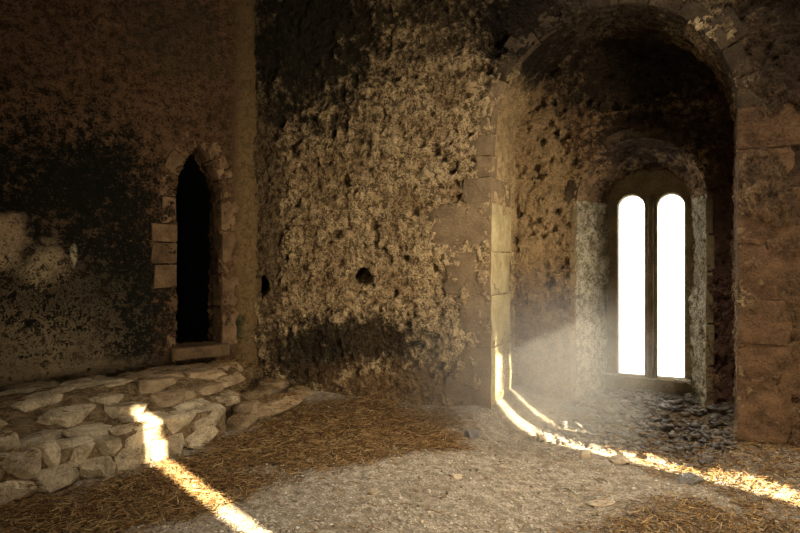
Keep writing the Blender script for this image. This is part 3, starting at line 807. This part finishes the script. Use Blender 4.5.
# small loose stones: one group, alike
protos = [rock_mesh('loose_stone', (random.uniform(0.8, 1.3), random.uniform(0.7, 1.0), random.uniform(0.5, 0.8)), 900 + k, p=3, cuts=9, sub=3) for k in range(8)]
for p_ in protos: p_.materials.append(M['loose'])
bvh = bvh_of([floor, ledge] + stones)
n_loose = 0
while n_loose < 110:
    px, py = random.uniform(250, 790), random.uniform(425, 533)
    if random.random() > (0.25 + 0.75 * (py - 425) / 108): continue
    x_, y_ = P(px, py)
    if nrm[0] * x_ + nrm[1] * y_ > 4.75 or nrm[0] * x_ + nrm[1] * y_ < 1.3: continue
    s = random.uniform(0.008, 0.022) * (1.5 if random.random() < 0.15 else 1)
    o = bpy.data.objects.new('loose_stone', protos[n_loose % 8]); C.objects.link(o)
    o.location = (x_, y_, gz(x_, y_) + s * 0.18); o.scale = (s, s, s); o.rotation_euler = (random.uniform(-.3, .3), random.uniform(-.3, .3), random.uniform(0, 6.28))
    tag(o, 'small pale loose stone lying among the grit of the earth floor', 'stone', 'small loose stones on the earth floor')
    n_loose += 1

# ------------------------------------------------------------------ grit and straw (uncountable)
ico = bmesh.new(); bmesh.ops.create_icosphere(ico, subdivisions=1, radius=1.0)
IV = np.array([v.co[:] for v in ico.verts]); IF = np.array([[v.index for v in f.verts] for f in ico.faces]); ico.free()
def sample_floor(n, fn):
    out = []
    while len(out) < n:
        D = rng.uniform(3.0, 6.6, 4000); u = rng.uniform(-0.72, 0.72, 4000)
        xx = u * D
        keep = rng.random(4000) < fn(xx, D)
        out += list(zip(xx[keep], D[keep]))
    return out[:n]
pts = sample_floor(12000, lambda x, y: np.clip(1.0 - 0.72 * straw_density(x, y), 0, 1) * (y < 6.2))
VV, FF = [], []
for k, (x_, y_) in enumerate(pts):
    s = min(0.012, 0.0030 * math.exp(abs(rng.normal(0, 0.62))))
    z_ = gz(x_, y_)
    t, d_ = mid_local(x_, y_)
    if z_ > 0.12 and x_ < -0.9: continue
    if d_ > 0.02 and (t < 0.05 or d_ > 0.3): continue
    v = IV * (1 + rng.uniform(-0.3, 0.3, (12, 1))) * s * np.array([rng.uniform(0.8, 1.4), rng.uniform(0.8, 1.4), rng.uniform(0.5, 0.9)])
    a = rng.uniform(0, 6.28); c_, s_ = math.cos(a), math.sin(a)
    v = np.column_stack([v[:, 0] * c_ - v[:, 1] * s_, v[:, 0] * s_ + v[:, 1] * c_, v[:, 2]]) + (x_, y_, z_ + s * 0.25)
    FF.append(IF + 12 * len(VV)); VV.append(v)
grit = fast_mesh('grit', np.concatenate(VV), np.concatenate(FF), M['gravel'])
tag(grit, 'loose grit and gravel strewn over the earth floor', 'gravel', kind='stuff')

VV, FF = [], []
for _ in range(2600):
    t, d_ = rng.uniform(0.45, 2.08), rng.uniform(-0.15, 1.32)
    if d_ > 0.84 and not 0.66 + (d_ - 0.86) * 0.5 < t < 1.85 - (d_ - 0.86) * 0.3: continue
    if rng.random() > 0.25 + 0.75 * sstep(0.5, 1.0, np.array(t)): continue
    x_, y_ = mid_world(t, d_)
    s = min(0.05, 0.010 * math.exp(abs(rng.normal(0, 0.7))))
    v = IV * (1 + rng.uniform(-0.4, 0.4, (12, 1))) * s * np.array([rng.uniform(0.8, 1.6), rng.uniform(0.7, 1.2), rng.uniform(0.25, 0.6)])
    a = rng.uniform(0, 6.28); c_, s_ = math.cos(a), math.sin(a)
    v = np.column_stack([v[:, 0] * c_ - v[:, 1] * s_, v[:, 0] * s_ + v[:, 1] * c_, v[:, 2] + v[:, 0] * rng.normal(0, 0.25)]) + (x_, y_, gz(x_, y_) + s * 0.12)
    FF.append(IF + 12 * len(VV)); VV.append(v)
M['chips'] = bits_mat('dark_chips', [(0.03, 0.024, 0.018), (0.12, 0.10, 0.08), (0.06, 0.045, 0.03), (0.20, 0.18, 0.15), (0.09, 0.055, 0.03)], 0.5)
tag(fast_mesh('stone_chips', np.concatenate(VV), np.concatenate(FF), M['chips']), 'dark broken stone chips covering the niche floor below the twin window', 'stone chips', kind='stuff')

def strands(name, pts, lmin, lmax, lift, mat):
    VV, FF = [], []
    quad = []
    for k in range(3):
        for j in range(3):
            quad.append((k * 3 + j, k * 3 + (j + 1) % 3, (k + 1) * 3 + (j + 1) % 3, (k + 1) * 3 + j))
    quad = np.array(quad)
    for (x_, y_) in pts:
        z0 = gz(x_, y_)
        L = rng.uniform(lmin, lmax); a = rng.uniform(0, 6.28); el = rng.normal(0, 0.16); bend = rng.normal(0, 0.35)
        r = rng.uniform(0.0012, 0.0032)
        zc = z0 + 0.004 + abs(rng.normal(0, lift))
        u = np.array([-0.5, -0.17, 0.17, 0.5])
        ang = a + bend * u
        cx = x_ + L * np.cumsum(np.cos(ang)) / 4 - L * np.cos(a) * 0.5; cy = y_ + L * np.cumsum(np.sin(ang)) / 4 - L * np.sin(a) * 0.5
        cz = zc + u * L * math.sin(el) - 0.02 * L * (u * 2) ** 2
        cz = np.maximum(cz, z0 - 0.002)
        nx, ny = -math.sin(a), math.cos(a)
        v = np.zeros((4, 3, 3))
        for j in range(3):
            b = j * 2 * PI / 3 + 0.5
            v[:, j, 0] = cx + nx * r * math.cos(b); v[:, j, 1] = cy + ny * r * math.cos(b); v[:, j, 2] = cz + r * math.sin(b)
        FF.append(quad + 12 * len(VV)); VV.append(v.reshape(-1, 3))
    return fast_mesh(name, np.concatenate(VV), np.concatenate(FF), mat)
pts = [q for q in sample_floor(22000, lambda x, y: np.clip(straw_density(x, y) + 0.012, 0, 1))]
pts = [q for q in pts if not (mid_local(*q)[1] > -0.03 and mid_local(*q)[0] < 0.05)]
straw = strands('straw', pts, 0.035, 0.13, 0.012, M['straw'])
tag(straw, 'dry brown straw and stalks littering the earth floor', 'straw', kind='stuff')
# straw on the ledge
lp = []
for _ in range(2600):
    i = int(rng.uniform(0.25, 1.0) * (n_ - 1)); w = rng.uniform(0.02, 0.97)
    q = K_[i] * (1 - w) + B_[i] * w
    if rng.random() < (0.25 + 0.75 * sstep(0.55, 0.85, np.array(i / n_))): lp.append((q[0], q[1]))
for _ in range(900):
    x_, y_ = rng.uniform(-1.6, -1.0), rng.uniform(5.3, 6.8)
    if mid_local(x_, y_)[1] < -0.05: lp.append((x_, y_))
tag(strands('ledge_straw', lp, 0.03, 0.12, 0.008, M['straw']), 'thin scatter of dry straw caught between the stones on the ledge', 'straw', kind='stuff')

# ------------------------------------------------------------------ dust haze hanging in the arch opening
nh = NT('haze_volume')
co = nh.node('ShaderNodeTexCoord').outputs['Object']
r = nh.vmath('LENGTH', co)
den = nh.math('POWER', nh.math('SUBTRACT', 1.0, r, clamp=True), 1.3)
nz = nh.noise(co, 1.6, 3)
den = nh.math('MULTIPLY', den, nh.math('MULTIPLY', nh.math('ADD', 0.4, nz), 0.85))
vs = nh.node('ShaderNodeVolumeScatter', None, Color=(1.0, 0.96, 0.88, 1), Density=den, Anisotropy=0.35)
nh.t.links.new(vs.outputs[0], nh.out.inputs['Volume'])
bm = bmesh.new(); bmesh.ops.create_icosphere(bm, subdivisions=4, radius=1.0)
me = bpy.data.meshes.new('dust_haze'); bm.to_mesh(me); bm.free()
haze = link('dust_haze', me, nh.m)
hx, hy = mid_world(0.35, -0.1)
haze.location = (hx, hy, 0.45); haze.scale = (1.35, 1.15, 1.15); haze.rotation_euler = (0, 0, A_MID)
tag(haze, 'pale haze of lit dust hanging beside the arch jamb', 'haze', kind='stuff')

# ------------------------------------------------------------------ light
w = bpy.data.worlds.new('sky'); scene.world = w; w.use_nodes = True
bg = w.node_tree.nodes['Background']
bg.inputs[0].default_value = (1.0, 0.97, 0.90, 1); bg.inputs[1].default_value = 8.0
def area(name, loc, direction, sx, sy, power, col, portal=False, spread=180):
    l = bpy.data.lights.new(name, 'AREA'); l.shape = 'RECTANGLE'; l.size = sx; l.size_y = sy; l.energy = power; l.color = col
    l.spread = math.radians(spread)
    if portal: l.cycles.is_portal = True
    o = bpy.data.objects.new(name, l); C.objects.link(o)
    o.location = loc; o.rotation_euler = Vector(direction).to_track_quat('-Z', 'Y').to_euler()
    return o
wx, wy = mid_world(1.33, 1.62)
area('window_portal', (wx, wy, 1.22), (-dm[0], -dm[1], 0), 0.9, 2.4, 1, (1, 1, 1), portal=True)
area('added_gate_lamp', (q0[0] + 3.6, pA[1] - 1.6, 1.1), (0.29, 1, -0.02), 2.4, 1.9, 12, (1.0, 0.82, 0.57), spread=58)  # weak fill lamp in the added gateway behind the eye
dp = gp((GS0 + GS1) / 2, 1.3)
area('added_door_lamp', (*dp, 1.15), (-0.52, 0.86, 0.0), 1.3, 1.9, 92, (1.0, 0.82, 0.57), spread=60)  # lamp for the light from the right, in the added doorway
area('added_well_lamp', (LAMP_WELL[0], LAMP_WELL[1], 7.9), (0, 0.05, -1), 1.5, 1.5, 150, (1.0, 0.90, 0.74), spread=75)  # lamp in the added shaft, brightens floor and lower walls
sun = bpy.data.lights.new('sun', 'SUN'); sun.energy = 85; sun.angle = math.radians(0.55); sun.color = (1.0, 0.86, 0.60)
so = bpy.data.objects.new('sun', sun); C.objects.link(so); so.location = (4, -6, 8)
so.rotation_euler = Vector((SUN_H[0], SUN_H[1], -TAN_E)).to_track_quat('-Z', 'Y').to_euler()

# ------------------------------------------------------------------ camera and view
cam = bpy.data.cameras.new('camera'); cam.sensor_width = 36; cam.lens = 27.0; cam.shift_y = -0.0056
cam.clip_start = 0.05
oc = bpy.data.objects.new('camera', cam); C.objects.link(oc); oc.location = (0, 0, EYE); oc.rotation_euler = (PI / 2, 0, 0)
scene.camera = oc
scene.view_settings.view_transform = 'Standard'
scene.view_settings.look = 'None'
scene.view_settings.gamma = 1.0
scene.view_settings.use_curve_mapping = False
scene.view_settings.exposure = 0.0
